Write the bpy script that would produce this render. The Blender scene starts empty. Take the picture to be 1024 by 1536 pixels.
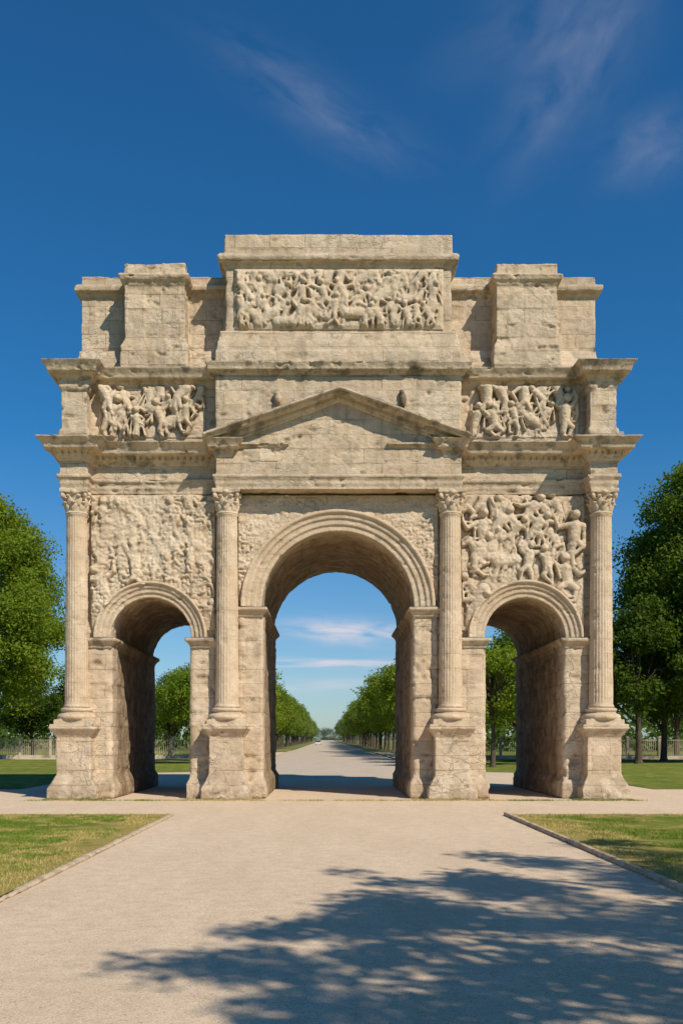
import bpy, bmesh, math, random
import numpy as np
from mathutils import Vector, Matrix

random.seed(7)
S = bpy.context.scene
COL = S.collection
S.view_settings.view_transform = 'Standard'
S.view_settings.look = 'None'
S.view_settings.exposure = 0

# ------------------------------------------------------------------ noise
def _hash(ix, iy, iz, seed):
    h = (ix.astype(np.int64) * 374761393 + iy.astype(np.int64) * 668265263 + iz.astype(np.int64) * 1274126177 + seed * 974711) & 0xffffffff
    h = ((h ^ (h >> 13)) * 1274126177) & 0xffffffff
    h = h ^ (h >> 16)
    return (h & 0xffff) / 65535.0
def vnoise(P, seed=0):
    F = np.floor(P); f = P - F; f = f * f * (3 - 2 * f)
    i = F.astype(np.int64); r = 0
    for dx in (0, 1):
        wx = f[:, 0] if dx else 1 - f[:, 0]
        for dy in (0, 1):
            wy = f[:, 1] if dy else 1 - f[:, 1]
            for dz in (0, 1):
                wz = f[:, 2] if dz else 1 - f[:, 2]
                r = r + wx * wy * wz * _hash(i[:, 0] + dx, i[:, 1] + dy, i[:, 2] + dz, seed)
    return r
def fbm(P, octv=4, seed=0):
    a = .5; t = 0; s = 0
    for k in range(octv):
        s = s + a * vnoise(P * (2.03 ** k) + 17.3 * k, seed + k); t += a; a *= .5
    return s / t

# ------------------------------------------------------------------ helpers
def link(o, parent=None):
    COL.objects.link(o)
    if parent: o.parent = parent
    return o
def empty(name, loc, label=None, cat=None, group=None):
    e = bpy.data.objects.new(name, None); e.location = loc; e.empty_display_size = .5
    COL.objects.link(e)
    if label: e["label"] = label
    if cat: e["category"] = cat
    if group: e["group"] = group
    return e
def mesh_np(name, V, Fq, mat=None, smooth=False):
    V = np.asarray(V, dtype=np.float32); Fq = np.asarray(Fq, dtype=np.int32)
    me = bpy.data.meshes.new(name)
    n, k = Fq.shape
    me.vertices.add(len(V)); me.vertices.foreach_set("co", V.ravel())
    me.loops.add(n * k); me.loops.foreach_set("vertex_index", Fq.ravel())
    me.polygons.add(n)
    me.polygons.foreach_set("loop_start", np.arange(0, n * k, k, dtype=np.int32))
    me.polygons.foreach_set("loop_total", np.full(n, k, dtype=np.int32))
    me.update(calc_edges=True)
    me.polygons.foreach_set("use_smooth", np.full(n, smooth, dtype=bool))
    if mat: me.materials.append(mat)
    return me
def box(bm, x0, x1, y0, y1, z0, z1, g0=0., g1=0.):
    v = []
    for z, g in ((z0, g0), (z1, g1)):
        for x, y in ((x0 - g, y0 - g), (x1 + g, y0 - g), (x1 + g, y1 + g), (x0 - g, y1 + g)):
            v.append(bm.verts.new((x, y, z)))
    for f in ((3, 2, 1, 0), (4, 5, 6, 7), (0, 1, 5, 4), (1, 2, 6, 5), (2, 3, 7, 6), (3, 0, 4, 7)):
        bm.faces.new([v[i] for i in f])
def layers(bm, rects, prof):
    for r in rects:
        for z0, o0, z1, o1 in prof:
            box(bm, r[0], r[1], r[2], r[3], z0, z1, o0, o1)
def prism(bm, pts, y0, y1):
    a = [bm.verts.new((x, y0, z)) for x, z in pts]
    b = [bm.verts.new((x, y1, z)) for x, z in pts]
    bm.faces.new(a); bm.faces.new(b[::-1])
    n = len(pts)
    for i in range(n):
        j = (i + 1) % n
        bm.faces.new((a[j], a[i], b[i], b[j]))
def ellipsoid(bm, M, u=12, v=8):
    bmesh.ops.create_uvsphere(bm, u_segments=u, v_segments=v, radius=1, matrix=M)
def lathe(bm, prof, n=32, cx=0, cy=0, fl=None):
    rings = []
    for r, z in prof:
        ring = []
        for i in range(n):
            a = 2 * math.pi * i / n
            rr = r
            if fl: rr = r * (1 - fl[1] * abs(math.cos(a * fl[0] / 2)) ** 1.5) if fl[2] < z < fl[3] else r
            ring.append(bm.verts.new((cx + rr * math.cos(a), cy + rr * math.sin(a), z)))
        rings.append(ring)
    for k in range(len(rings) - 1):
        for i in range(n):
            j = (i + 1) % n
            bm.faces.new((rings[k][i], rings[k][j], rings[k + 1][j], rings[k + 1][i]))
    bm.faces.new(rings[0][::-1]); bm.faces.new(rings[-1])
WK = .56
def weather(me, amp=.015, block=.0, chip=.06, seed=0):
    n = len(me.vertices)
    co = np.empty(n * 3, np.float32); me.vertices.foreach_get("co", co); co = co.reshape(-1, 3).astype(np.float64)
    no = np.empty(n * 3, np.float32); me.vertex_normals.foreach_get("vector", no); no = no.reshape(-1, 3)
    amp *= WK; chip *= WK; block *= .45
    d = amp * 1.1 * (fbm(co * 1.1, 3, seed) - .5) + amp * 1.4 * (fbm(co * 6.5, 3, seed + 9) - .5)
    if chip:
        c = fbm(co * np.array([2.4, 2.4, 4.2]), 4, seed + 21)
        d -= chip * np.clip((c - .635) * 7, 0, 1)
    if block:
        row = np.floor(co[:, 2] / .48)
        cc = np.floor((co[:, 0] + co[:, 1] + .575 * (row % 2)) / 1.15)
        d += block * 2 * (_hash(row, cc, row * 0, seed) - .5)
    co += no * d[:, None]
    me.vertices.foreach_set("co", co.astype(np.float32).ravel()); me.update()
def solid(name, bm, parent, mat, voxel=.05, amp=.015, block=0., chip=.05, seed=0, obj=True):
    bmesh.ops.recalc_face_normals(bm, faces=bm.faces)
    me = bpy.data.meshes.new(name + "_src"); bm.to_mesh(me); bm.free()
    t = bpy.data.objects.new("t", me); COL.objects.link(t)
    m = t.modifiers.new("r", 'REMESH'); m.mode = 'VOXEL'; m.voxel_size = voxel
    dg = bpy.context.evaluated_depsgraph_get(); dg.update()
    nm = bpy.data.meshes.new_from_object(t.evaluated_get(dg))
    bpy.data.objects.remove(t); bpy.data.meshes.remove(me)
    nm.name = name
    weather(nm, amp, block, chip, seed)
    nm.polygons.foreach_set("use_smooth", np.full(len(nm.polygons), True))
    nm.materials.clear(); nm.materials.append(mat)
    if not obj: return nm
    return link(bpy.data.objects.new(name, nm), parent)

# ------------------------------------------------------------------ node helpers
def newmat(name):
    m = bpy.data.materials.new(name); m.use_nodes = True
    nt = m.node_tree; b = nt.nodes["Principled BSDF"]
    b.inputs["Specular IOR Level"].default_value = .15
    return m, nt, b
def N(nt, t): return nt.nodes.new(t)
def L(nt, a, b): nt.links.new(a, b)
def noise(nt, vec, scale, detail=4, rough=.55, dist=0):
    n = N(nt, "ShaderNodeTexNoise"); n.inputs["Scale"].default_value = scale
    n.inputs["Detail"].default_value = detail; n.inputs["Roughness"].default_value = rough
    n.inputs["Distortion"].default_value = dist
    if vec is not None: L(nt, vec, n.inputs["Vector"])
    return n.outputs["Fac"]
def math_(nt, op, a, b=None, c=None, clamp=False):
    n = nt.nodes.new("ShaderNodeMath"); n.operation = op; n.use_clamp = clamp
    for i, x in enumerate((a, b, c)):
        if x is None: continue
        if isinstance(x, (int, float)): n.inputs[i].default_value = x
        else: L(nt, x, n.inputs[i])
    return n.outputs[0]
def mapr(nt, v, a, b, c=0., d=1.):
    n = nt.nodes.new("ShaderNodeMapRange"); n.clamp = True
    L(nt, v, n.inputs[0])
    for i, x in zip((1, 2, 3, 4), (a, b, c, d)): n.inputs[i].default_value = x
    return n.outputs[0]
def mix(nt, f, a, b, mode='MIX'):
    n = nt.nodes.new("ShaderNodeMix"); n.data_type = 'RGBA'; n.blend_type = mode
    if isinstance(f, (int, float)): n.inputs[0].default_value = f
    else: L(nt, f, n.inputs[0])
    for i, x in ((6, a), (7, b)):
        if isinstance(x, tuple): n.inputs[i].default_value = (*x, 1)
        else: L(nt, x, n.inputs[i])
    return n.outputs[2]
def scalevec(nt, vec, s):
    n = nt.nodes.new("ShaderNodeVectorMath"); n.operation = 'MULTIPLY'
    L(nt, vec, n.inputs[0]); n.inputs[1].default_value = s
    return n.outputs[0]
def bump(nt, h, strength, dist, prev=None):
    n = nt.nodes.new("ShaderNodeBump"); n.inputs["Strength"].default_value = strength
    n.inputs["Distance"].default_value = dist; L(nt, h, n.inputs["Height"])
    if prev: L(nt, prev, n.inputs["Normal"])
    return n.outputs[0]

def stone_mat(name, patina=.5, joints=1., tint=(1, 1, 1), cav=False, rough=1.):
    m, nt, b = newmat(name)
    geo = nt.nodes.new("ShaderNodeNewGeometry"); pos = geo.outputs["Position"]
    sep = nt.nodes.new("ShaderNodeSeparateXYZ"); L(nt, pos, sep.inputs[0])
    nsep = nt.nodes.new("ShaderNodeSeparateXYZ"); L(nt, geo.outputs["Normal"], nsep.inputs[0])
    big = noise(nt, pos, .45, 4)
    med = noise(nt, pos, 2.2, 6, .65)
    fine = noise(nt, pos, 16, 5, .7)
    T = lambda c: tuple(c[i] * tint[i] for i in range(3))
    col = mix(nt, mapr(nt, big, .35, .65), T((.64, .50, .35)), T((.73, .60, .44)))
    col = mix(nt, mapr(nt, med, .44, .68, 0, .65), col, T((.52, .38, .24)))
    col = mix(nt, mapr(nt, fine, .50, .70, 0, .45), col, T((.34, .255, .165)))
    u = math_(nt, 'ADD', math_(nt, 'ADD', sep.outputs[0], sep.outputs[1]), math_(nt, 'MULTIPLY', med, .12))
    w = math_(nt, 'ADD', sep.outputs[2], math_(nt, 'MULTIPLY', math_(nt, 'SUBTRACT', med, .5), .08))
    cv = nt.nodes.new("ShaderNodeCombineXYZ"); L(nt, u, cv.inputs[0]); L(nt, w, cv.inputs[1])
    br = nt.nodes.new("ShaderNodeTexBrick"); L(nt, cv.outputs[0], br.inputs["Vector"])
    br.inputs["Scale"].default_value = 1; br.inputs["Brick Width"].default_value = 1.15
    br.inputs["Row Height"].default_value = .48; br.inputs["Mortar Size"].default_value = .011
    br.inputs["Mortar Smooth"].default_value = .5; br.inputs["Bias"].default_value = 0
    br.inputs["Color1"].default_value = (.80, .78, .76, 1); br.inputs["Color2"].default_value = (1.08, 1.07, 1.06, 1)
    br.inputs["Mortar"].default_value = (.9, .88, .85, 1)
    brv = mix(nt, .8 * joints, (1, 1, 1), br.outputs["Color"])
    col = mix(nt, 1., col, brv, 'MULTIPLY')
    jm = math_(nt, 'MULTIPLY', br.outputs["Fac"], mapr(nt, noise(nt, pos, 1.1, 3), .42, .62, .12, 1))
    wv = nt.nodes.new("ShaderNodeVectorMath"); wv.operation = 'ADD'; L(nt, scalevec(nt, pos, (1, 1, 1.9)), wv.inputs[0])
    dnz = nt.nodes.new("ShaderNodeTexNoise"); dnz.inputs["Scale"].default_value = 1.8; dnz.inputs["Detail"].default_value = 4; L(nt, pos, dnz.inputs["Vector"])
    L(nt, scalevec(nt, dnz.outputs["Color"], (.9, .9, .9)), wv.inputs[1])
    vo = N(nt, "ShaderNodeTexVoronoi"); vo.feature = 'DISTANCE_TO_EDGE'; vo.inputs["Scale"].default_value = 1.2; L(nt, wv.outputs[0], vo.inputs["Vector"])
    crk = math_(nt, 'MULTIPLY', mapr(nt, vo.outputs["Distance"], .0, .019, 1, 0), mapr(nt, big, .48, .59))
    jm = math_(nt, 'MAXIMUM', jm, math_(nt, 'MULTIPLY', crk, .75))
    col = mix(nt, math_(nt, 'MULTIPLY', jm, .65 * min(1, joints + .15)), col, (.17, .115, .068))
    pit = math_(nt, 'MULTIPLY', mapr(nt, noise(nt, scalevec(nt, pos, (1, 1, 1.8)), 7, 3, .6), .60, .69), mapr(nt, big, .42, .60))
    pit = math_(nt, 'MULTIPLY', pit, rough)
    col = mix(nt, math_(nt, 'MULTIPLY', pit, .36), col, (.24, .17, .105))
    st = noise(nt, scalevec(nt, pos, (2.6, 2.6, .28)), 1.0, 5, .65)
    hi = mapr(nt, sep.outputs[2], 8.5, 14.5, .25, 1.)
    sf = math_(nt, 'MULTIPLY', mapr(nt, st, .51, .69), math_(nt, 'MULTIPLY', hi, min(.9, patina * .85)))
    col = mix(nt, sf, col, (.14, .115, .08))
    gf = math_(nt, 'MULTIPLY', mapr(nt, noise(nt, scalevec(nt, pos, (1, 1, .6)), .8, 6, .7), .50, .66), .32 * min(1, patina + .3))
    col = mix(nt, gf, col, (.36, .29, .205))
    up = mapr(nt, nsep.outputs[2], .15, .7)
    uf = math_(nt, 'MULTIPLY', up, mapr(nt, med, .3, .6, .6, 1))
    col = mix(nt, math_(nt, 'MULTIPLY', uf, min(.95, .85 * patina)), col, (.11, .09, .065))
    bl = mapr(nt, dnz.outputs["Fac"], .55, .66)
    col = mix(nt, math_(nt, 'MULTIPLY', bl, min(.85, .65 * patina)), col, (.18, .145, .10))
    gr = math_(nt, 'MULTIPLY', mapr(nt, sep.outputs[2], .0, 1.3, .5, 0), mapr(nt, med, .38, .58))
    col = mix(nt, gr, col, (.23, .16, .095))
    ins = math_(nt, 'MULTIPLY', mapr(nt, sep.outputs[1], 1.0, 2.2), mapr(nt, sep.outputs[2], 10.2, 9.8))  # shade inside the passages painted into the stone colour
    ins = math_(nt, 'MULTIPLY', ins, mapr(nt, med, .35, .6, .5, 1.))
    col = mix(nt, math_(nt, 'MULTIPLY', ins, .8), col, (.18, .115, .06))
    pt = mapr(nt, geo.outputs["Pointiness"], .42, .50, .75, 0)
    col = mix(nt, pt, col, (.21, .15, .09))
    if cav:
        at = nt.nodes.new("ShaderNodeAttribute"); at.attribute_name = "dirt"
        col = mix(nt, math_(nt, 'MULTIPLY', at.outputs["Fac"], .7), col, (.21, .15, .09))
    L(nt, col, b.inputs["Base Color"]); b.inputs["Roughness"].default_value = .95
    bb = bump(nt, noise(nt, scalevec(nt, pos, (1, 1, 1.5)), 4.5, 7, .74), .66 * rough, .06)
    hgt = math_(nt, 'SUBTRACT', math_(nt, 'MULTIPLY', fine, .8), math_(nt, 'MULTIPLY', jm, 1.4 * joints))
    hgt = math_(nt, 'SUBTRACT', hgt, math_(nt, 'MULTIPLY', pit, .6))
    bb = bump(nt, hgt, .7, .026, bb)
    L(nt, bb, b.inputs["Normal"])
    return m
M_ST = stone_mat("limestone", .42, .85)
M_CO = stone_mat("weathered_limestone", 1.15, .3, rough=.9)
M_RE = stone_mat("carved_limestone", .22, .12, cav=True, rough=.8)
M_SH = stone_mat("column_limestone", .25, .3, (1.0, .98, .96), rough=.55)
M_DK = stone_mat("opening_shade_limestone", 2.0, .1, (.35, .32, .3))  # dark tone painting the shade of a small opening

# ------------------------------------------------------------------ ARCH
arch = empty("triumphal_arch", (0, 0, 0), "weathered pale limestone Roman triumphal arch with three arched passages", "arch")
WY = .9; HW = 9.1; DEP = 8.9
CX, SR, SZ = 6.25, 1.36, 5.37
CR, CZ = 2.56, 6.4
def arc(cx, cz, r, n=28):
    return [(cx + r * math.cos(math.pi * i / n), cz + r * math.sin(math.pi * i / n)) for i in range(n + 1)]
bm = bmesh.new()
pts = [(-HW, 0), (-HW, 10.2), (HW, 10.2), (HW, 0)]
for cx, cz, r in ((CX, SZ, SR), (0, CZ, CR), (-CX, SZ, SR)):
    pts += [(cx + r, 0)] + arc(cx, cz, r) + [(cx - r, 0)]
prism(bm, pts, WY, DEP)
for s in (-1, 1):
    for a, b_, zt in ((2.56, 3.32, 6.2), (4.12, 4.89, 5.1), (7.61, 8.4, 5.1)):
        x0, x1 = sorted((s * a, s * b_))
        box(bm, x0, x1, WY - .09, DEP + .05, 0, zt)
        for yy in (WY - .02, DEP - .9):
            box(bm, x0 - .07, x1 + .07, yy, yy + .85, 0, zt)
    for a, b_ in ((2.56, 4.89), (7.61, 9.1)):
        x0, x1 = sorted((s * a, s * b_))
        layers(bm, [(x0, x1, WY - .05, DEP)], [(0, .17, .5, .17), (.5, .17, .72, .05)])
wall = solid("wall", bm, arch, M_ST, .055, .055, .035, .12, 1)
def archivolt(cx, cz, r, ro, seed):
    bm = bmesh.new(); n = 56
    t = ro - r
    prof = [(r - .01, .95), (r - .01, .80), (r + .26 * t, .80), (r + .28 * t, .745), (r + .55 * t, .745), (r + .58 * t, .69), (r + .78 * t, .68), (r + .86 * t, .60), (ro, .60), (ro, .95)]
    rings = []
    for i in range(n + 1):
        a = math.pi * i / n
        rings.append([bm.verts.new((cx + q * math.cos(a), y, cz + q * math.sin(a))) for q, y in prof])
    k = len(prof)
    for i in range(n):
        for j in range(k):
            jj = (j + 1) % k
            bm.faces.new((rings[i][j], rings[i][jj], rings[i + 1][jj], rings[i + 1][j]))
    bm.faces.new(rings[0]); bm.faces.new(rings[-1][::-1])
    return solid("archivolt", bm, arch, M_SH, .028, .025, 0, .05, seed)
archivolt(0, CZ, CR, 3.24, 3)
archivolt(CX, SZ, SR, 1.92, 4); archivolt(-CX, SZ, SR, 1.88, 5)
for s in (-1, 1):
    for a, b_, z in ((2.56, 3.32, CZ), (4.12, 4.89, SZ), (7.61, 8.4, SZ)):
        x0, x1 = sorted((s * a, s * b_)); bm = bmesh.new()
        layers(bm, [(x0, x1, WY - .09, DEP)], [(z - .34, .05, z - .22, .07), (z - .22, .09, z - .12, .18), (z - .12, .21, z - .0, .21)])
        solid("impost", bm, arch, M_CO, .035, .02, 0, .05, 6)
def ped_mesh():
    bm = bmesh.new()
    layers(bm, [(-.56, .56, .22, 1.4)], [(0, .25, .38, .23), (.38, .23, .62, .10), (.62, .1, .8, .02), (.75, 0, 2.1, 0), (2.08, .03, 2.2, .09), (2.2, .10, 2.32, .19), (2.32, .21, 2.48, .19)])
    return bm
def shaft_mesh():
    bm = bmesh.new(); prof = []
    z0, z1 = 3.02, 9.45
    prof += [(.43, z0), (.415, z0 + .08)]
    for i in range(81):
        t = i / 80; prof.append((.39 - .055 * t ** 1.3, z0 + .12 + (z1 - z0 - .2) * t))
    prof += [(.36, z1 - .05), (.36, z1)]
    lathe(bm, prof, 192, 0, 0, (24, .034, z0 + .15, z1 - .12))
    bmesh.ops.recalc_face_normals(bm, faces=bm.faces)
    me = bpy.data.meshes.new("shaft"); bm.to_mesh(me); bm.free()
    weather(me, .026, 0, .05, 11)
    me.polygons.foreach_set("use_smooth", np.full(len(me.polygons), True)); me.materials.append(M_SH)
    return me
def cbase_mesh():
    bm = bmesh.new(); prof = []
    for i in range(9):
        a = -math.pi / 2 + math.pi * i / 8; prof.append((.54 + .09 * math.cos(a), 2.72 + .1 * math.sin(a)))
    for i in range(5):
        t = i / 4; prof.append((.51 - .05 * math.sin(math.pi * t * .9), 2.83 + .07 * t))
    for i in range(7):
        a = -math.pi / 2 + math.pi * i / 6; prof.append((.46 + .06 * math.cos(a), 2.96 + .06 * math.sin(a)))
    lathe(bm, prof, 40); box(bm, -.64, .64, -.5, .6, 2.45, 2.63)
    return solid("column_base", bm, None, M_SH, .025, .03, 0, .05, 12, obj=False)
def cap_mesh():
    bm = bmesh.new()
    lathe(bm, [(.36, 9.42), (.39, 9.46), (.35, 9.5), (.34, 9.8), (.38, 10.0), (.46, 10.12)], 28)
    for row, (n, zc, hh, r0, off) in enumerate(((8, 9.64, .17, .36, 0), (8, 9.84, .17, .39, .5))):
        for i in range(n):
            a = 2 * math.pi * (i + off) / n
            R = Matrix.Rotation(a, 4, 'Z')
            ellipsoid(bm, R @ Matrix.Translation((r0, 0, zc)) @ Matrix.Rotation(.22, 4, 'Y') @ Matrix.Diagonal((.045, .105, hh, 1)))
            ellipsoid(bm, R @ Matrix.Translation((r0 + .085, 0, zc + hh * .85)) @ Matrix.Diagonal((.06, .075, .04, 1)))
    for i in range(4):
        R = Matrix.Rotation(math.pi / 4 + i * math.pi / 2, 4, 'Z')
        ellipsoid(bm, R @ Matrix.Translation((.50, 0, 10.02)) @ Matrix.Diagonal((.10, .06, .10, 1)))
        ellipsoid(bm, R @ Matrix.Translation((.42, 0, 9.93)) @ Matrix.Rotation(.7, 4, 'Y') @ Matrix.Diagonal((.04, .05, .15, 1)))
        R2 = Matrix.Rotation(i * math.pi / 2, 4, 'Z')
        ellipsoid(bm, R2 @ Matrix.Translation((.43, 0, 10.12)) @ Matrix.Diagonal((.06, .09, .08, 1)))
    P = []
    for i in range(4):
        a0 = math.pi / 4 + i * math.pi / 2; a1 = a0 + math.pi / 2
        p0 = Vector((math.cos(a0), math.sin(a0))) * .64; p1 = Vector((math.cos(a1), math.sin(a1))) * .64
        for k in range(6):
            t = k / 6; p = p0.lerp(p1, t); p = p * (1 - .13 * math.sin(math.pi * t)); P.append(p)
    a = [bm.verts.new((p.x, p.y, 10.10)) for p in P]; b = [bm.verts.new((p.x * 1.04, p.y * 1.04, 10.23)) for p in P]
    bm.faces.new(a[::-1]); bm.faces.new(b)
    for i in range(len(P)):
        j = (i + 1) % len(P); bm.faces.new((a[i], a[j], b[j], b[i]))
    return solid("capital", bm, None, M_RE, .018, .012, 0, .02, 13, obj=False)
sm, cb, cm = shaft_mesh(), cbase_mesh(), cap_mesh()
for k, x in enumerate((-8.68, -3.68, 3.74, 8.74)):
    bm = ped_mesh()
    bmesh.ops.translate(bm, verts=bm.verts, vec=(x, 0, 0))
    solid("pedestal", bm, arch, M_ST, .033, .045, .02, .09, 30 + k)
    c = bpy.data.objects.new("column", None); c.location = (x, .64, 0); link(c, arch)
    for nm, me in (("shaft", sm), ("column_base", cb), ("capital", cm)):
        o = link(bpy.data.objects.new(nm, me), c)
        if nm == "shaft": o.rotation_euler.z = k * math.pi * 2 / 24 * 5
MAIN = (-HW, HW, WY, DEP)
OUT = [(-9.13, -8.22, .24, 1.5), (8.25, 9.17, .24, 1.5)]
CEN = (-4.02, 4.05, .24, 1.5)
bm = bmesh.new()
layers(bm, [MAIN] + OUT + [CEN], [(10.2, 0, 10.36, 0), (10.36, .03, 10.54, .03), (10.54, .06, 10.6, .1), (10.6, .1, 10.68, .1), (10.68, 0, 11.2, 0)])
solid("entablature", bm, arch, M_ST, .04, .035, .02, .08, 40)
bm = bmesh.new()
layers(bm, [MAIN] + OUT, [(11.12, .05, 11.26, .12), (11.26, .13, 11.42, .16), (11.42, .42, 11.58, .47), (11.58, .47, 11.8, .67)])
layers(bm, [(-4.02, -3.5, .24, 1.5), (3.48, 3.98, .24, 1.5)], [(11.24, .02, 11.36, .06), (11.36, .06, 11.5, .10), (11.5, .24, 11.62, .28), (11.62, .28, 11.8, .42)])
def dentils(x0, x1, y, z0, z1):
    x = x0
    while x < x1:
        box(bm, x, x + .11, y - .09, y + .1, z0, z1); x += .21
for a, b_, y in ((-8.2, -4.1, WY - .13), (4.15, 8.2, WY - .13), (-9.15, -8.2, .11), (8.25, 9.2, .11)):
    dentils(a, b_, y, 11.28, 11.42)
solid("cornice", bm, arch, M_CO, .038, .03, 0, .10, 41)
for x0, x1 in ((-3.5, -1.72), (1.72, 3.45)):
    bm = bmesh.new(); layers(bm, [(x0, x1, .22, .6)], [(11.56, .02, 11.64, .05), (11.64, .10, 11.72, .11)])
    solid("cornice", bm, arch, M_CO, .03, .025, 0, .08, 42)
bm = bmesh.new()
layers(bm, [MAIN], [(11.7, 0, 13.8, 0)])
layers(bm, OUT, [(11.7, .05, 12.15, .05), (12.15, .05, 12.22, 0), (12.2, -.03, 13.5, -.03), (13.5, .0, 13.6, .05), (13.6, .03, 13.8, .03)])
layers(bm, [CEN], [(11.1, 0, 14.0, 0)])
layers(bm, [(-8.15, -4.1, WY, 2), (4.1, 8.15, WY, 2)], [(11.7, .07, 12.05, .05)])
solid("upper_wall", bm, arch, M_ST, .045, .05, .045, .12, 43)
bm = bmesh.new()
ax, az, ez = .05, 13.42, 11.90
for s in (-1, 1):
    ex = 4.45 if s < 0 else 4.25
    def band(t0, t1, out, e=0):
        prism(bm, [(ax, az - t0), (ax + s * (ex + e), ez - t0), (ax + s * (ex + e), ez - t1), (ax, az - t1)], .24 - out, .5)
    band(0, .10, .56); band(.10, .2, .44, -.05); band(.2, .32, .18, -.2); band(.32, .38, .10, -.4)
solid("pediment", bm, arch, M_CO, .03, .025, 0, .07, 44)
for x, z, h, mt in ((-1.98, 13.15, .20, M_CO), (2.12, 13.12, .27, M_DK)):  # right one is a raised stone coloured dark to read as an opening
    bm = bmesh.new(); ellipsoid(bm, Matrix.Translation((x, .2, z)) @ Matrix.Diagonal((.12, .16, h, 1)), 16, 12)
    ellipsoid(bm, Matrix.Translation((x - .03, .15, z + h * .8)) @ Matrix.Diagonal((.09, .12, .10, 1)), 16, 12)
    solid("boss_or_opening", bm, arch, mt, .025, .03, 0, .06, 45)
bm = bmesh.new()
layers(bm, [MAIN] + OUT, [(13.72, .04, 13.84, .1), (13.84, .12, 13.96, .2), (13.96, .34, 14.1, .38), (14.1, .38, 14.3, .52)])
layers(bm, [CEN], [(13.92, .08, 14.05, .16), (14.05, .24, 14.15, .26), (14.15, .26, 14.3, .34)])
solid("upper_cornice", bm, arch, M_CO, .038, .03, 0, .10, 46)
bm = bmesh.new()
layers(bm, [(-8.95, 8.95, 1.05, 8.6)], [(14.2, .02, 14.7, -.02), (14.7, -.1, 15.15, -.2)])
layers(bm, [(-8.75, 8.8, 1.55, 8.2)], [(15.0, 0, 17.3, 0), (17.12, .05, 17.25, .12), (17.25, .2, 17.42, .25), (17.42, .25, 17.5, .15), (17.5, 0, 17.82, 0)])
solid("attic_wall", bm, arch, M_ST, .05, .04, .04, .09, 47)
for s, c in ((-1, -6.1), (1, 6.28)):
    bm = bmesh.new()
    layers(bm, [(c - 1.0, c + 1.0, .66, 3)], [(14.3, .12, 15.05, .12), (15.05, .12, 15.3, .0), (15.3, 0, 17.2, 0), (17.1, .03, 17.22, .08), (17.22, .12, 17.4, .2), (17.4, .2, 17.48, .1), (17.48, .02, 17.82, .02)])
    solid("statue_plinth", bm, arch, M_ST, .035, .06, .05, .12, 48 + s)
bm = bmesh.new()
layers(bm, [(-3.73, 3.76, .5, 8)], [(14.25, .3, 14.75, .3), (14.75, .26, 15.1, .24), (15.1, .2, 15.45, .16), (15.45, 0, 17.7, 0), (17.6, .04, 17.74, .1), (17.74, .2, 17.9, .25), (17.9, .25, 18.02, .16), (18.0, .03, 18.7, .03)])
solid("attic_block", bm, arch, M_ST, .045, .035, .03, .07, 50)

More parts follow.
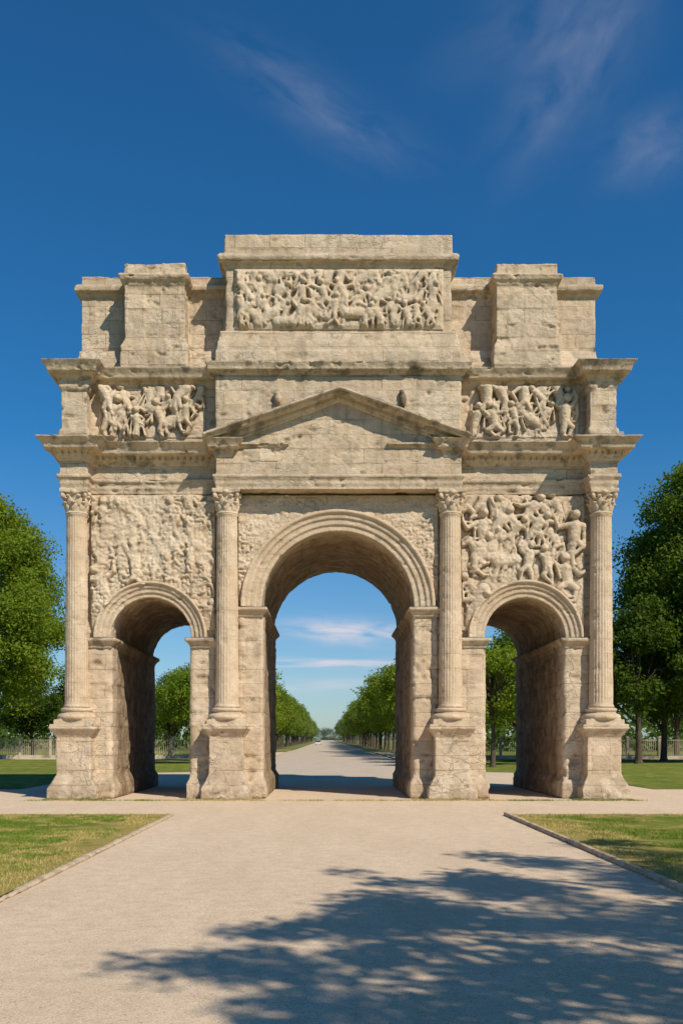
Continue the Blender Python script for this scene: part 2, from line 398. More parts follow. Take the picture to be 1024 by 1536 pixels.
# ------------------------------------------------------------------ reliefs
def blur(H, n):
    for _ in range(n):
        G = H.copy()
        G[1:-1, 1:-1] = (H[1:-1, 1:-1] * 2 + H[:-2, 1:-1] + H[2:, 1:-1] + H[1:-1, :-2] + H[1:-1, 2:]) / 6
        H = G
    return H
def relief(name, x0, x1, z0, z1, yw, seed, size, depth=1., hole=None, cell=.024, dens=1., horses=.25, nz=.03, figs=True, fade=0, worn=1, dirt=1., mask=0, edge=0, thick=1.):
    rg = random.Random(seed)
    nx = int((x1 - x0) / cell) + 1; nzc = int((z1 - z0) / cell) + 1
    xs = np.linspace(x0, x1, nx); zs = np.linspace(z0, z1, nzc)
    X, Z = np.meshgrid(xs, zs); H = np.zeros_like(X)
    def cap(p, q, r0, r1, base=0., k=.9):
        r0 = r0 * thick; r1 = r1 * thick
        R = max(r0, r1)
        i0 = np.searchsorted(xs, min(p[0], q[0]) - R); i1 = np.searchsorted(xs, max(p[0], q[0]) + R)
        j0 = np.searchsorted(zs, min(p[1], q[1]) - R); j1 = np.searchsorted(zs, max(p[1], q[1]) + R)
        if i1 <= i0 or j1 <= j0: return
        xx = X[j0:j1, i0:i1]; zz = Z[j0:j1, i0:i1]
        dx, dz = q[0] - p[0], q[1] - p[1]; l2 = dx * dx + dz * dz + 1e-9
        t = np.clip(((xx - p[0]) * dx + (zz - p[1]) * dz) / l2, 0, 1)
        d2 = (xx - p[0] - t * dx) ** 2 + (zz - p[1] - t * dz) ** 2
        r = r0 + (r1 - r0) * t
        h = np.where(d2 < r * r, base + k * np.sqrt(np.maximum(r * r - d2, 0)), 0)
        H[j0:j1, i0:i1] = np.maximum(H[j0:j1, i0:i1], h)
    def pol(p, a, l): return (p[0] + math.sin(a) * l, p[1] + math.cos(a) * l)
    def man(cx, cz, s):
        b = rg.uniform(0.01, .10) * s; lean = rg.uniform(-.8, .8)
        pel = (cx, cz); ch = pol(pel, lean, .32 * s); nk = pol(ch, lean, .13 * s); hd = pol(nk, lean + rg.uniform(-.4, .4), .12 * s)
        cap(pel, ch, .115 * s, .145 * s, b, .85); cap(hd, hd, .10 * s, .10 * s, b + .07 * s, 1.15)
        cap(nk, hd, .05 * s, .05 * s, b + .04 * s)
        for sd in (-1, 1):
            sh = (ch[0] + sd * .14 * s, ch[1] + .03 * s)
            a = rg.uniform(-2.6, 2.6); el = pol(sh, a, .24 * s); ha = pol(el, a + rg.choice((-1, 1)) * rg.uniform(.5, 1.6), .22 * s)
            cap(sh, el, .062 * s, .05 * s, b + .05 * s); cap(el, ha, .05 * s, .036 * s, b + .06 * s)
            a = math.pi + sd * rg.uniform(.15, 1.2); kn = pol((cx + sd * .06 * s, cz), a, .28 * s); ft = pol(kn, math.pi - sd * rg.uniform(-.2, 1.), .28 * s)
            cap(pel, kn, .09 * s, .068 * s, b + .03 * s); cap(kn, ft, .06 * s, .042 * s, b + .02 * s); cap(ft, (ft[0] + sd * .09 * s, ft[1]), .04 * s, .03 * s, b + .02 * s)
        if rg.random() < .3:
            q = pol(ch, rg.uniform(-2, 2), .2 * s); cap(q, (q[0] + .03, q[1] + .07 * s), .16 * s, .15 * s, b + .04 * s, .5)
        if rg.random() < .7:
            for k in range(5):
                p = (ch[0] + rg.uniform(-.25, .25) * s, ch[1]); cap(p, (p[0] + rg.uniform(-.25, .25) * s, p[1] - rg.uniform(.3, .65) * s), .022 * s, .038 * s, b + .05 * s)
    def horse(cx, cz, s):
        d = rg.choice((-1, 1)); t = rg.uniform(-.25, .6); b = rg.uniform(0, .03)
        f = (cx + d * .26 * s, cz + t * .3 * s); r = (cx - d * .26 * s, cz - t * .3 * s)
        cap(f, r, .18 * s, .17 * s, b, .75)
        nk = (f[0] + d * .2 * s, f[1] + .33 * s); hd = (nk[0] + d * .2 * s, nk[1] - .12 * s)
        cap(f, nk, .14 * s, .09 * s, b + .03); cap(nk, hd, .08 * s, .05 * s, b + .05)
        for bp, sg in ((f, 1), (f, .3), (r, -.4), (r, .2)):
            kn = (bp[0] + d * sg * .22 * s, bp[1] - .28 * s); ft = (kn[0] - d * rg.uniform(-.1, .25) * s, kn[1] - .28 * s)
            cap(bp, kn, .09 * s, .055 * s, b); cap(kn, ft, .05 * s, .04 * s, b)
        man(cx, cz + .2 * s, s * .8)
    if figs:
        sx, sz = size * .5 / dens, size * .7 / dens
        z = z0 + size * .42; row = 0
        while z < z1 - size * .22:
            x = x0 + size * .22 + (row % 2) * sx * .5
            while x < x1 - size * .15:
                cx = x + rg.uniform(-.16, .16) * size; cz = z + rg.uniform(-.18, .18) * size; s = size * rg.uniform(.8, 1.12)
                if not (hole and math.hypot(cx - hole[0], cz - hole[1]) < hole[2] + .1):
                    (horse if rg.random() < horses else man)(cx, cz, s)
                x += sx
            z += sz; row += 1
    P = np.stack([X.ravel(), np.zeros(X.size), Z.ravel()], 1)
    H = H * depth
    er = fbm(P * 1.3, 3, seed)
    H = H * (.65 + .75 * np.clip(er.reshape(X.shape) - .15, 0, 1))
    H = blur(H, worn)
    H = np.maximum(H, .055 * fbm(P * 3.1, 4, seed + 30).reshape(X.shape) * depth) if figs else H
    H += nz * (fbm(P * 2.2, 5, seed + 3).reshape(X.shape)) + nz * .7 * np.abs(fbm(P * 7, 3, seed + 5).reshape(X.shape) - .5) * 2
    if mask:
        f = np.clip((fbm(P * .8, 3, seed + 8).reshape(X.shape) - .50) * 9, 0, 1) * mask
        H = H * (1 - f) + f * (.03 + .12 * fbm(P * np.array([2, 1, 4]), 5, seed + 2).reshape(X.shape))
    if fade: H *= np.clip((Z - z0) / fade, .0, 1)
    off = .05
    if edge:
        e = np.clip(np.minimum(np.minimum(X - x0, x1 - X), np.minimum(Z - z0, z1 - Z)) / edge, 0, 1)
        H *= e; off = .015 + .0 * e
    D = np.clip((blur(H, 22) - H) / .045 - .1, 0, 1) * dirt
    Y = yw - off - H
    Y[0, :] = Y[-1, :] = yw + .08; Y[:, 0] = Y[:, -1] = yw + .08
    V = np.stack([X.ravel(), Y.ravel(), Z.ravel()], 1)
    j, i = np.meshgrid(np.arange(nzc - 1), np.arange(nx - 1), indexing='ij')
    a = (j * nx + i).ravel(); F = np.stack([a, a + 1, a + nx + 1, a + nx], 1)
    if hole:
        rr = np.hypot(V[:, 0] - hole[0], V[:, 2] - hole[1]); ins = (rr < hole[2]) | ((np.abs(V[:, 0] - hole[0]) < hole[2]) & (V[:, 2] < hole[1]))
        F = F[~ins[F].all(1)]
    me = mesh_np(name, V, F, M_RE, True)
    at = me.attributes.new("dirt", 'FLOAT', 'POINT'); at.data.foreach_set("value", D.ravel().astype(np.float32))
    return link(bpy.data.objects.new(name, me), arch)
relief("relief_panel", -3.45, 3.5, 15.52, 17.56, .5, 5, 1.0, 1.0, dens=1.1, horses=.22, nz=.035, worn=1, edge=.14, thick=1.08)
relief("relief_panel", -8.02, -4.4, 12.02, 13.80, WY, 27, 1.25, 1.35, dens=1.1, horses=.12, nz=.04, cell=.02, worn=1, thick=1.12, edge=.08)
relief("relief_panel", 4.4, 8.1, 12.02, 13.80, WY, 39, 1.25, 1.35, dens=1.1, horses=.12, nz=.04, cell=.02, worn=1, thick=1.12, edge=.08)
relief("relief_panel", -8.25, -4.08, 5.6, 10.12, WY, 21, 1.3, .75, hole=(-CX, SZ, 1.8), dens=1.1, fade=.8, nz=.14, horses=.05, worn=4, dirt=.5, mask=.5, thick=1.15)
relief("relief_panel", 4.1, 8.25, 5.6, 10.12, WY, 33, 1.35, 1.1, hole=(CX, SZ, 1.84), dens=1.1, fade=.8, nz=.06, horses=.06, worn=1, thick=1.1)
relief("relief_panel", -3.34, 3.36, 6.6, 10.15, WY, 44, 1., .5, hole=(0, CZ, 3.15), figs=False, nz=.15, dirt=.4, mask=.6)

# ------------------------------------------------------------------ floodlight on ledge
mm, nt, b = newmat("grey_metal"); b.inputs["Base Color"].default_value = (.25, .26, .27, 1); b.inputs["Roughness"].default_value = .5
fl = empty("floodlight", (9.45, .9, 11.82), "small grey floodlight on the stone cornice ledge", "floodlight")
bm = bmesh.new(); box(bm, -.03, .03, -.03, .03, 0, .3); box(bm, -.12, .12, -.04, .04, 0, .03)
me = bpy.data.meshes.new("bracket"); bm.to_mesh(me); bm.free(); me.materials.append(mm); link(bpy.data.objects.new("bracket", me), fl)
bm = bmesh.new(); box(bm, -.12, .12, -.12, .08, .26, .46, 0, -.02)
me = bpy.data.meshes.new("lamp_housing"); bm.to_mesh(me); bm.free(); me.materials.append(mm); link(bpy.data.objects.new("lamp_housing", me), fl)

# ------------------------------------------------------------------ ground
def sheet(name, polys, z, mat, kind="structure"):
    bm = bmesh.new()
    for p in polys: bm.faces.new([bm.verts.new((x, y, z)) for x, y in p])
    me = bpy.data.meshes.new(name); bm.to_mesh(me); bm.free(); me.materials.append(mat)
    o = link(bpy.data.objects.new(name, me)); o["kind"] = kind
    return o
def gravel(name, c1, c2, c3):
    m, nt, b = newmat(name)
    geo = nt.nodes.new("ShaderNodeNewGeometry"); pos = geo.outputs["Position"]
    big = noise(nt, scalevec(nt, pos, (1, .35, 1)), .7, 6, .65); med = noise(nt, pos, 4, 6, .7); fine = noise(nt, pos, 75, 3, .8)
    vo = N(nt, "ShaderNodeTexVoronoi"); vo.inputs["Scale"].default_value = 70; L(nt, pos, vo.inputs["Vector"])
    col = mix(nt, mapr(nt, big, .36, .62), c1, c2)
    col = mix(nt, mapr(nt, med, .42, .68, 0, .65), col, c3)
    col = mix(nt, mapr(nt, fine, .52, .66, 0, .6), col, tuple(x * .5 for x in c1))
    col = mix(nt, mapr(nt, fine, .48, .32, 0, .45), col, tuple(min(1, x * 1.3) for x in c2))
    gs = nt.nodes.new("ShaderNodeSeparateColor"); L(nt, vo.outputs["Color"], gs.inputs[0])
    col = mix(nt, mapr(nt, gs.outputs[0], .82, .95, 0, .55), col, tuple(x * .45 for x in c1))
    col = mix(nt, mapr(nt, gs.outputs[1], .84, .97, 0, .45), col, tuple(min(1, x * 1.3) for x in c2))
    v2 = N(nt, "ShaderNodeTexVoronoi"); v2.inputs["Scale"].default_value = 3.2; L(nt, pos, v2.inputs["Vector"])
    col = mix(nt, mapr(nt, v2.outputs["Distance"], .045, .03, 0, .7), col, tuple(x * .4 for x in c3))
    L(nt, col, b.inputs["Base Color"]); b.inputs["Roughness"].default_value = .95
    bb = bump(nt, fine, .55, .012); bb = bump(nt, med, .55, .035, bb); L(nt, bb, b.inputs["Normal"])
    return m
M_GR = gravel("sandy_gravel", (.60, .46, .32), (.68, .53, .38), (.48, .36, .245))
M_RD = gravel("worn_pavement", (.50, .41, .315), (.56, .465, .365), (.41, .33, .25))
m, nt, b = newmat("lawn_grass"); M_GS = m
geo = nt.nodes.new("ShaderNodeNewGeometry"); pos = geo.outputs["Position"]
def dry_mask(nt, pos):
    sp = nt.nodes.new("ShaderNodeSeparateXYZ"); L(nt, pos, sp.inputs[0])
    ax_ = math_(nt, 'ABSOLUTE', sp.outputs[0])
    e1 = mapr(nt, ax_, 4.4, 6.2, .20, 0)
    e2 = mapr(nt, math_(nt, 'ABSOLUTE', math_(nt, 'ADD', sp.outputs[1], 6.2)), 0, 1.4, .14, 0)
    n_ = math_(nt, 'ADD', noise(nt, pos, 1.3, 6, .7), math_(nt, 'MAXIMUM', e1, e2))
    return mapr(nt, n_, .50, .64, 0, .92)
bg = noise(nt, pos, .28, 6, .65); fn = noise(nt, pos, 45, 3, .8)
col = mix(nt, mapr(nt, bg, .38, .58), (.085, .15, .013), (.18, .21, .028))
col = mix(nt, dry_mask(nt, pos), col, (.40, .30, .09))
col = mix(nt, mapr(nt, fn, .45, .7, 0, .6), col, (.05, .07, .01))
L(nt, col, b.inputs["Base Color"]); b.inputs["Roughness"].default_value = 1
L(nt, bump(nt, fn, .8, .03), b.inputs["Normal"])
m, nt, b = newmat("distant_ground"); M_DG = m
geo = nt.nodes.new("ShaderNodeNewGeometry")
L(nt, mix(nt, mapr(nt, noise(nt, geo.outputs["Position"], .05, 5), .4, .6), (.12, .15, .03), (.22, .20, .08)), b.inputs["Base Color"]); b.inputs["Roughness"].default_value = 1
sheet("ground", [[(-2500, -300), (2500, -300), (2500, 4000), (-2500, 4000)]], -.02, M_DG)
sheet("path", [[(-80, -45), (80, -45), (80, 110), (-80, 110)]], 0, M_GR)
sheet("road", [[(-6.0, 18), (6.2, 18), (6.2, 1100), (-6.0, 1100)]], .006, M_RD)
LX, RX = -4.45, 4.35
rr_ = random.Random(5)
def wob(x0, x1, y, a=.07, n=60):
    return [(x0 + (x1 - x0) * i / n, y + rr_.uniform(-a, a)) for i in range(n + 1)]
sheet("lawn", [[(-80, -45), (LX, -45)] + wob(LX, -30, -6.2) + [(-80, -6.2)]], .03, M_GS)
sheet("lawn", [wob(30, RX, -6.2) + [(RX, -45), (80, -45), (80, -6.2)]], .03, M_GS)
sheet("lawn", [[(-80, 6.5)] + wob(-40, -12.5, 6.5) + [(-12.5, 24), (-8.5, 26), (-8.5, 60), (-80, 60)]], .02, M_GS)
sheet("lawn", [[(80, 6.5), (80, 60), (8.8, 60), (8.8, 26), (12.5, 24)] + wob(12.5, 40, 6.5)], .02, M_GS)
sheet("lawn", [[(-80, 66), (-8.5, 66), (-8.5, 108), (-80, 108)]], .02, M_GS)
sheet("lawn", [[(80, 66), (80, 108), (8.8, 108), (8.8, 66)]], .02, M_GS)
m, nt, b = newmat("kerb_stone"); M_KB = m
geo = nt.nodes.new("ShaderNodeNewGeometry")
L(nt, mix(nt, mapr(nt, noise(nt, geo.outputs["Position"], 5, 6, .7), .4, .65), (.55, .43, .30), (.30, .22, .14)), b.inputs["Base Color"]); b.inputs["Roughness"].default_value = .9
def kerb(x0, x1, y0, y1, h):
    bm = bmesh.new(); box(bm, x0, x1, y0, y1, -.02, h)
    o = solid("kerb", bm, None, M_KB, .04, .04, 0, .06, 60); o["kind"] = "structure"
kerb(LX, LX + .13, -27, -6.2, .05); kerb(RX - .12, RX, -27, -6.2, .08)
kerb(-6.2, -6.0, 30, 120, .1); kerb(6.2, 6.4, 30, 120, .1)

m, nt, b = newmat("grass_blade"); M_BL = m
geo = nt.nodes.new("ShaderNodeNewGeometry")
c = mix(nt, mapr(nt, noise(nt, geo.outputs["Position"], .4, 4), .38, .6), (.11, .195, .016), (.21, .25, .033))
c = mix(nt, dry_mask(nt, geo.outputs["Position"]), c, (.50, .38, .14))
L(nt, c, b.inputs["Base Color"]); b.inputs["Roughness"].default_value = .9
def blades(name, n, fn_pos, h, seed):
    r = np.random.default_rng(seed); p = fn_pos(r, n); n = len(p)
    a = r.uniform(0, 2 * np.pi, n); w = r.uniform(.005, .011, n); hh = h * r.uniform(.5, 1.3, n)
    dx, dy = np.cos(a) * w, np.sin(a) * w; lx, ly = r.normal(0, .35, n) * hh, r.normal(0, .35, n) * hh
    V = np.empty((n, 3, 3))
    V[:, 0] = np.stack([p[:, 0] - dx, p[:, 1] - dy, p[:, 2]], 1); V[:, 1] = np.stack([p[:, 0] + dx, p[:, 1] + dy, p[:, 2]], 1)
    V[:, 2] = np.stack([p[:, 0] + lx, p[:, 1] + ly, p[:, 2] + hh], 1)
    o = link(bpy.data.objects.new(name, mesh_np(name, V.reshape(-1, 3), np.arange(n * 3).reshape(-1, 3), M_BL))); o["kind"] = "stuff"
def lawnpts(sgn, x):
    def f(r, n):
        P = np.stack([x + sgn * (.02 + r.beta(1, 1.4, n) * 9), r.uniform(-20.5, -6.12, n), np.full(n, .02)], 1)
        k = fbm(P * np.array([1.1, 1.1, 0]), 4, 77)
        edge = np.minimum(np.abs(P[:, 0] - x), np.abs(P[:, 1] + 6.1))
        return P[(k < .60) & (r.random(n) < np.clip(.25 + edge * 1.2, 0, 1))]
    return f
blades("grass", 100000, lawnpts(-1, LX), .045, 1)
blades("grass", 100000, lawnpts(1, RX), .045, 2)
def weeds(r, n):
    segs = [(-9.5, -7.6), (-5, -2.5), (2.5, 5), (7.6, 9.6)]; P = []
    for k in range(260):
        s = segs[r.integers(4)]; cx = r.uniform(*s); cy = r.choice([-.12, -.1, .0]) + r.normal(0, .08); m_ = r.integers(8, 45)
        P.append(np.stack([cx + r.normal(0, .06, m_), cy + r.normal(0, .04, m_), np.zeros(m_)], 1))
    for k in range(200):
        cx = r.uniform(-10, 10); m_ = r.integers(5, 40)
        P.append(np.stack([cx + r.normal(0, .14, m_), -.4 + r.normal(0, .08, m_), np.zeros(m_)], 1))
    return np.concatenate(P)
blades("weeds", 0, weeds, .06, 3)

# ------------------------------------------------------------------ trees
def leafmat(name, c1, c2):
    m, nt, b = newmat(name)
    geo = nt.nodes.new("ShaderNodeNewGeometry"); pos = geo.outputs["Position"]
    oi = nt.nodes.new("ShaderNodeObjectInfo")
    f = math_(nt, 'ADD', mapr(nt, noise(nt, pos, .9, 3), .3, .7, 0, .7), math_(nt, 'MULTIPLY', oi.outputs["Random"], .3))
    col = mix(nt, f, c1, c2)
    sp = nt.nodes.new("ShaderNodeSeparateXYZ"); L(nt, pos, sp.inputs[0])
    col = mix(nt, mapr(nt, sp.outputs[1], 100, 900, 0, .6), col, (.18, .23, .25))  # distance haze painted into the leaf colour, paler and bluer farther back
    L(nt, col, b.inputs["Base Color"]); b.inputs["Roughness"].default_value = .6
    tr = nt.nodes.new("ShaderNodeBsdfTranslucent"); L(nt, mix(nt, 1., col, (1.7, 1.6, .5), 'MULTIPLY'), tr.inputs[0])
    ms = nt.nodes.new("ShaderNodeMixShader"); ms.inputs[0].default_value = .42
    L(nt, b.outputs[0], ms.inputs[1]); L(nt, tr.outputs[0], ms.inputs[2])
    L(nt, ms.outputs[0], nt.nodes["Material Output"].inputs[0])
    return m
M_LF = leafmat("foliage", (.11, .18, .014), (.22, .28, .028))
M_LM = leafmat("deep_green_foliage", (.065, .12, .012), (.14, .20, .022))
M_LD = leafmat("dark_foliage", (.045, .09, .010), (.10, .15, .018))
m, nt, b = newmat("bark"); M_BK = m
geo = nt.nodes.new("ShaderNodeNewGeometry")
L(nt, mix(nt, noise(nt, scalevec(nt, geo.outputs["Position"], (8, 8, 1.5)), 1, 5), (.05, .038, .025), (.14, .11, .08)), b.inputs["Base Color"]); b.inputs["Roughness"].default_value = 1
def leaves(r, C, R, n, size, flat=.8):
    w = R ** 2; k = r.choice(len(C), n, p=w / w.sum())
    d = r.normal(0, 1, (n, 3)); d /= np.linalg.norm(d, axis=1)[:, None]
    rad = R[k] * np.clip(r.beta(3.0, 1.6, n) + r.normal(0, .14, n), 0, 1.4)
    P = C[k] + d * rad[:, None] * np.array([1, 1, flat])
    a = r.normal(0, .9, (n, 3)) + d * .8 + np.array([0, 0, .5]); a /= np.linalg.norm(a, axis=1)[:, None]
    t = np.cross(a, r.normal(0, 1, (n, 3))); t /= np.linalg.norm(t, axis=1)[:, None]
    u = np.cross(a, t); s = size * r.uniform(.6, 1.3, n)[:, None]
    V = np.empty((n, 4, 3)); V[:, 0] = P - t * s; V[:, 1] = P - u * s * .55; V[:, 2] = P + t * s; V[:, 3] = P + u * s * .55
    return V.reshape(-1, 3), np.arange(n * 4).reshape(-1, 4)
def tube(bm, pts, rads, n=8):
    rings = []
    for i, p in enumerate(pts):
        p = Vector(p); q = Vector(pts[min(i + 1, len(pts) - 1)]) - Vector(pts[max(i - 1, 0)])
        q.normalize(); a = q.cross(Vector((.3, 1, .1))).normalized(); b = q.cross(a)
        rings.append([bm.verts.new(p + (a * math.cos(t) + b * math.sin(t)) * rads[i]) for t in [2 * math.pi * k / n for k in range(n)]])
    for i in range(len(rings) - 1):
        for k in range(n):
            bm.faces.new((rings[i][k], rings[i][(k + 1) % n], rings[i + 1][(k + 1) % n], rings[i + 1][k]))
def tree_meshes(seed, H, rad, base, nclump, nleaf, lsize, cr, mat, flat=.8):
    r = np.random.default_rng(seed); rg = random.Random(seed)
    cz = (H + base) / 2; hz = (H - base) / 2
    d = r.normal(0, 1, (nclump, 3)); d /= np.linalg.norm(d, axis=1)[:, None]
    q = r.uniform(.35, 1, nclump) ** .55
    ang = np.arctan2(d[:, 1], d[:, 0]); lump = 1 + .16 * np.sin(ang * 2 + seed) + .12 * np.sin(ang * 3 + 2 * seed) 
    C = np.stack([d[:, 0] * q * (rad - cr * .6) * lump, d[:, 1] * q * (rad - cr * .6) * lump, cz + d[:, 2] * q * (hz - cr * .6)], 1)
    tt = np.clip((C[:, 2] - base) / (H - base), 0, 1); C[:, :2] *= (1.12 - .45 * tt ** 2)[:, None]
    R = cr * r.uniform(.5, 1.2, nclump)
    V, F = leaves(r, C, R, nleaf, lsize, flat)
    crown = mesh_np("crown", V, F, mat)
    bm = bmesh.new(); tr = H * .018
    ctop = base + (H - base) * .6
    zz = [0, .3, base * .5, base, (base + ctop) / 2, ctop]
    px = [(rg.uniform(-.1, .1) * z / 3, rg.uniform(-.1, .1) * z / 3, z) for z in zz]
    tube(bm, px, [tr * 1.6, tr * 1.15, tr, tr * .9, tr * .6, tr * .2], 10)
    for i in range(min(16, nclump)):
        c_ = C[r.integers(len(C))]; z0 = rg.uniform(base * .75, base + (ctop - base) * .7)
        s = Vector((0, 0, z0)); e = Vector(c_)
        if e.z < z0: e.z = z0 + .5
        mdp = s.lerp(e, .5) + Vector((rg.uniform(-.3, .3), rg.uniform(-.3, .3), .08 * H * rg.random()))
        tube(bm, [s, mdp, e], [tr * .5, tr * .3, tr * .1], 6)
    tm = bpy.data.meshes.new("trunk"); bm.to_mesh(tm); bm.free(); tm.materials.append(M_BK)
    return tm, crown
def place(meshes, x, y, s, rot, label, group):
    e = empty("tree", (x, y, 0), label, "tree", group); e.scale = (s, s, s); e.rotation_euler.z = rot
    link(bpy.data.objects.new("trunk", meshes[0]), e); link(bpy.data.objects.new("crown", meshes[1]), e)
AV = [tree_meshes(100 + i, 9.6, 4.1, 2.3, 64, 13000, .13, 1.2, M_LF) for i in range(4)]
AD = [tree_meshes(120 + i, 12, 4.6, 2.4, 70, 16000, .15, 1.35, M_LD) for i in range(3)]
rg = random.Random(4)
y = 35; k = 0
while y < 600:
    for sx in (-1, 1):
        if sx < 0 and y < 40: continue
        s = rg.uniform(.9, 1.08) * (1.04 if sx > 0 else .97) * (1.27 if y > 62 else 1)
        place(AV[rg.randrange(4)], sx * (10.3 if y > 62 else 11.0) + rg.uniform(-.3, .3), y + rg.uniform(-.8, .8), s, rg.uniform(0, 6.28),
              "round leafy green tree lining the straight avenue", "trees lining the avenue")
    y += 9 if y < 260 else 13
for sx, x, y, s in [(1, 14.5, 40, .9), (1, 17, 55, 1.05), (1, 24.2, 44, 1.12), (1, 29, 52, 1.2), (1, 21, 66, 1.1), (1, 35, 50, 1.1), (1, 27, 70, 1.2), (1, 36, 68, 1.2), (1, 42, 72, 1.2),
                    (-1, -27.5, 72, .85), (-1, -33.5, 76, .8), (-1, -22, 78, .8), (-1, -17, 70, .75), (-1, -40, 74, .85), (-1, -46, 70, .9)]:
    place(AD[rg.randrange(3)], x, y, s, rg.uniform(0, 6.28), "dark green leafy park tree on the lawn", "park trees on the lawn")
BL = tree_meshes(201, 24.5, 7.8, 3.0, 230, 140000, .145, 1.95, M_LF)
BR = tree_meshes(202, 25.4, 7.6, 3.4, 240, 150000, .145, 2.0, M_LM)
place(BL, -32.0, 58, 1.04, .6, "tall broad bright green tree beside the fence", None)
place(BR, 31.7, 47, 1.08, 2.0, "tall broad dark green tree beside the fence", None)
SHT = [tree_meshes(303, 13.2, 6.5, 4.5, 95, 22000, .10, .9, M_LF, .5), tree_meshes(304, 11.5, 4.9, 4.6, 66, 14500, .095, .8, M_LF, .5)]
for i, (x, y, rt) in enumerate(((10.6, -26.4, 1.1), (7.7, -29.6, 2.4), (13.8, -30.5, .3))):
    place(SHT[0 if i != 1 else 1], x, y, 1., rt, "leafy tree shading the gravel path", "trees beside the gravel path")

r = np.random.default_rng(9); C = []; R = []
for k in range(2600):
    sd = r.choice([-1, 1]); x = sd * r.uniform(17, 150); y = r.uniform(112, 190); z = r.uniform(.5, 9 + 2 * math.sin(x * .2)); C.append((x, y, z)); R.append(r.uniform(1.2, 2.2))
for k in range(500):
    C.append((r.uniform(-120, 120), r.uniform(1120, 1180), r.uniform(1, 13))); R.append(r.uniform(3, 6))
V, F = leaves(r, np.array(C), np.array(R), 110000, .5)
o = link(bpy.data.objects.new("distant_wood", mesh_np("distant_wood", V, F, M_LD))); o["kind"] = "stuff"

# ------------------------------------------------------------------ fences
m, nt, b = newmat("weathered_painted_metal"); M_FN = m
geo = nt.nodes.new("ShaderNodeNewGeometry")
L(nt, mix(nt, mapr(nt, noise(nt, geo.outputs["Position"], .6, 4), .4, .6), (.48, .42, .33), (.2, .17, .13)), b.inputs["Base Color"])
bm = bmesh.new(); box(bm, -.13, .13, -.13, .13, 0, 2.1); box(bm, -.18, .18, -.18, .18, 2.1, 2.2, 0, -.1)
PM = bpy.data.meshes.new("post"); bm.to_mesh(PM); bm.free(); PM.materials.append(M_FN)
for x0, x1, yy in ((-75, -13, 66.), (13.5, 75, 62.)):
    mx = (x0 + x1) / 2
    f = empty("fence", (mx, yy, 0), "pale picket fence with square posts along the lawn", "fence", "fences along the lawn")
    x = x0
    while x < x1:
        o = link(bpy.data.objects.new("post", PM), f); o.location.x = x - mx; x += 3.1
    bm = bmesh.new(); x = x0
    while x < x1: box(bm, x, x + .04, -.02, .02, .3, 1.95); x += .2
    box(bm, x0, x1, -.03, .03, 1.82, 1.87); box(bm, x0, x1, -.1, .1, 0, .32)
    me = bpy.data.meshes.new("pickets"); bm.to_mesh(me); bm.free(); me.materials.append(M_FN); o = link(bpy.data.objects.new("pickets", me), f); o.location.x = -mx

# ------------------------------------------------------------------ car
def car(x, y, col, label):
    e = empty("car", (x, y, 0), label, "car")
    m, nt, b = newmat("car_paint"); b.inputs["Base Color"].default_value = (*col, 1); b.inputs["Roughness"].default_value = .3
    g, nt, b2 = newmat("car_glass"); b2.inputs["Base Color"].default_value = (.02, .025, .03, 1); b2.inputs["Roughness"].default_value = .1
    t, nt, b3 = newmat("tyre_rubber"); b3.inputs["Base Color"].default_value = (.02, .02, .02, 1)
    def part(nm, bm, mt):
        bmesh.ops.recalc_face_normals(bm, faces=bm.faces)
        me = bpy.data.meshes.new(nm); bm.to_mesh(me); bm.free(); me.materials.append(mt); return link(bpy.data.objects.new(nm, me), e)
    bm = bmesh.new(); box(bm, -.88, .88, -2.1, 2.1, .28, .62, 0, 0); box(bm, -.88, .88, -2.1, 2.1, .62, .86, 0, -.09)
    box(bm, -.62, .62, -.95, 1.15, 1.36, 1.43, 0, -.06)
    bmesh.ops.bevel(bm, geom=bm.edges[:], offset=.04, segments=2, affect='EDGES'); part("body", bm, m)
    bm = bmesh.new(); box(bm, -.66, .66, -1.0, 1.2, .85, 1.365, .13, -.02); part("window", bm, g)
    for sx in (-1, 1):
        for yy in (-1.3, 1.3):
            bm = bmesh.new(); bmesh.ops.create_cone(bm, cap_ends=True, segments=20, radius1=.32, radius2=.32, depth=.2, matrix=Matrix.Translation((sx * .8, yy, .32)) @ Matrix.Rotation(math.pi / 2, 4, 'Y'))
            part("wheel", bm, t)
car(-3.2, 280, (.6, .58, .55), "small pale car driving on the avenue")

# ------------------------------------------------------------------ camera
CAMX, PX, F_ = -.37, 490., 1426.
cam = bpy.data.cameras.new("camera"); co = bpy.data.objects.new("camera", cam); COL.objects.link(co)
co.location = (CAMX, -31, 2.0); co.rotation_euler = (math.pi / 2, 0, 0)
cam.sensor_fit = 'VERTICAL'; cam.sensor_height = 36; cam.sensor_width = 24; cam.lens = F_ / 1536 * 36
cam.shift_y = 340 / 1536; cam.shift_x = (512 - PX) / 1536; cam.clip_end = 6000; cam.clip_start = .1
S.camera = co

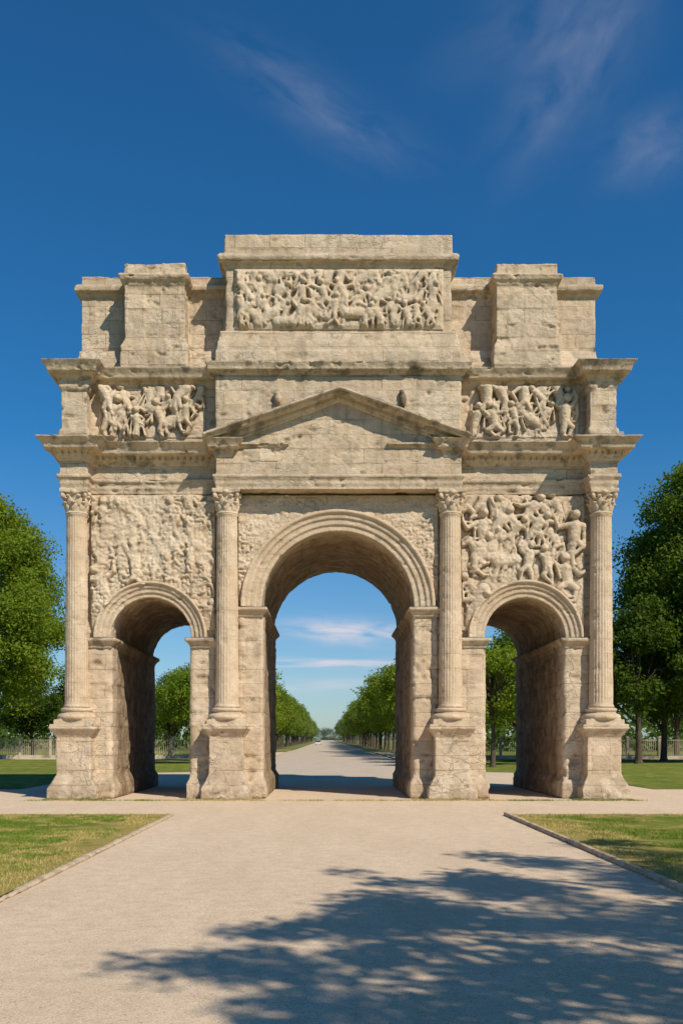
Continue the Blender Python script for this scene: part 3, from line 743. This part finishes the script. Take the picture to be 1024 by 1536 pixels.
# ------------------------------------------------------------------ light
d = Vector((-.82, 1, -1.28)).normalized()
sun = bpy.data.lights.new("sun", 'SUN'); sun.energy = 5.0; sun.angle = math.radians(.7); sun.color = (1, .91, .77)
so = bpy.data.objects.new("sun", sun); so.rotation_euler = d.to_track_quat('-Z', 'Y').to_euler(); so.location = (20, -30, 40); COL.objects.link(so)
el = math.asin(-d.z); az = math.atan2(-d.x, -d.y)
w = bpy.data.worlds.new("World"); S.world = w; w.use_nodes = True; nt = w.node_tree
bg = nt.nodes["Background"]
sky = nt.nodes.new("ShaderNodeTexSky"); sky.sky_type = 'NISHITA'; sky.sun_disc = False
sky.sun_elevation = el; sky.sun_rotation = az; sky.altitude = 0; sky.air_density = 1.0; sky.dust_density = .3; sky.ozone_density = 2.
tc = nt.nodes.new("ShaderNodeTexCoord"); sp = nt.nodes.new("ShaderNodeSeparateXYZ"); L(nt, tc.outputs["Generated"], sp.inputs[0])
yc = math_(nt, 'MAXIMUM', sp.outputs[1], .05)
U = math_(nt, 'DIVIDE', sp.outputs[0], yc); Vv = math_(nt, 'DIVIDE', sp.outputs[2], yc)
front = mapr(nt, sp.outputs[1], .05, .3)
def cloud(px, py, lx, ly, ang, seed, amt, dt=5, lo=.34, hi=.74):
    u0, v0 = (px - PX) / F_, (1108 - py) / F_
    du = math_(nt, 'SUBTRACT', U, u0); dv = math_(nt, 'SUBTRACT', Vv, v0)
    c, s = math.cos(ang), math.sin(ang)
    a = math_(nt, 'ADD', math_(nt, 'MULTIPLY', du, c), math_(nt, 'MULTIPLY', dv, s))
    b_ = math_(nt, 'SUBTRACT', math_(nt, 'MULTIPLY', dv, c), math_(nt, 'MULTIPLY', du, s))
    cv = nt.nodes.new("ShaderNodeCombineXYZ")
    L(nt, math_(nt, 'MULTIPLY', a, 3 * F_ / lx * .5), cv.inputs[0]); L(nt, math_(nt, 'MULTIPLY', b_, 3 * F_ / ly * .38), cv.inputs[1]); cv.inputs[2].default_value = seed
    nz_ = noise(nt, cv.outputs[0], .75, dt, .52, .4)
    a2 = math_(nt, 'POWER', math_(nt, 'MULTIPLY', a, F_ / lx), 2); b2 = math_(nt, 'POWER', math_(nt, 'MULTIPLY', b_, F_ / ly), 2)
    g = math_(nt, 'EXPONENT', math_(nt, 'MULTIPLY', math_(nt, 'ADD', a2, b2), -1.2))
    return math_(nt, 'MULTIPLY', math_(nt, 'MULTIPLY', mapr(nt, nz_, lo, hi), g), amt)
cl = None
for args in ((440, 130, 130, 38, -.55, 1.3, .15), (540, 205, 110, 38, -.4, 2.2, .11), (870, 90, 160, 60, .95, 4.1, .22), (820, 20, 150, 60, .5, 5.7, .12), (985, 215, 90, 52, .4, 7.7, .17),
             (525, 948, 90, 17, -.06, 9.1, 1.2, 6, .32, .62), (510, 995, 140, 8, .0, 11.2, 1.0, 6, .34, .66), (470, 1030, 160, 14, .05, 13.2, .5, 5, .3, .6)):
    x = cloud(*args); cl = x if cl is None else math_(nt, 'ADD', cl, x)
cl = math_(nt, 'MULTIPLY', math_(nt, 'MINIMUM', cl, .85), front)
tint = mix(nt, mapr(nt, sp.outputs[2], .03, .30), (.62, .80, 1.0), (.19, .72, 1.08))
skc = mix(nt, 1., sky.outputs[0], tint, 'MULTIPLY')
skc = mix(nt, cl, skc, (7.2, 7.0, 7.7))
L(nt, skc, bg.inputs[0]); bg.inputs[1].default_value = .096
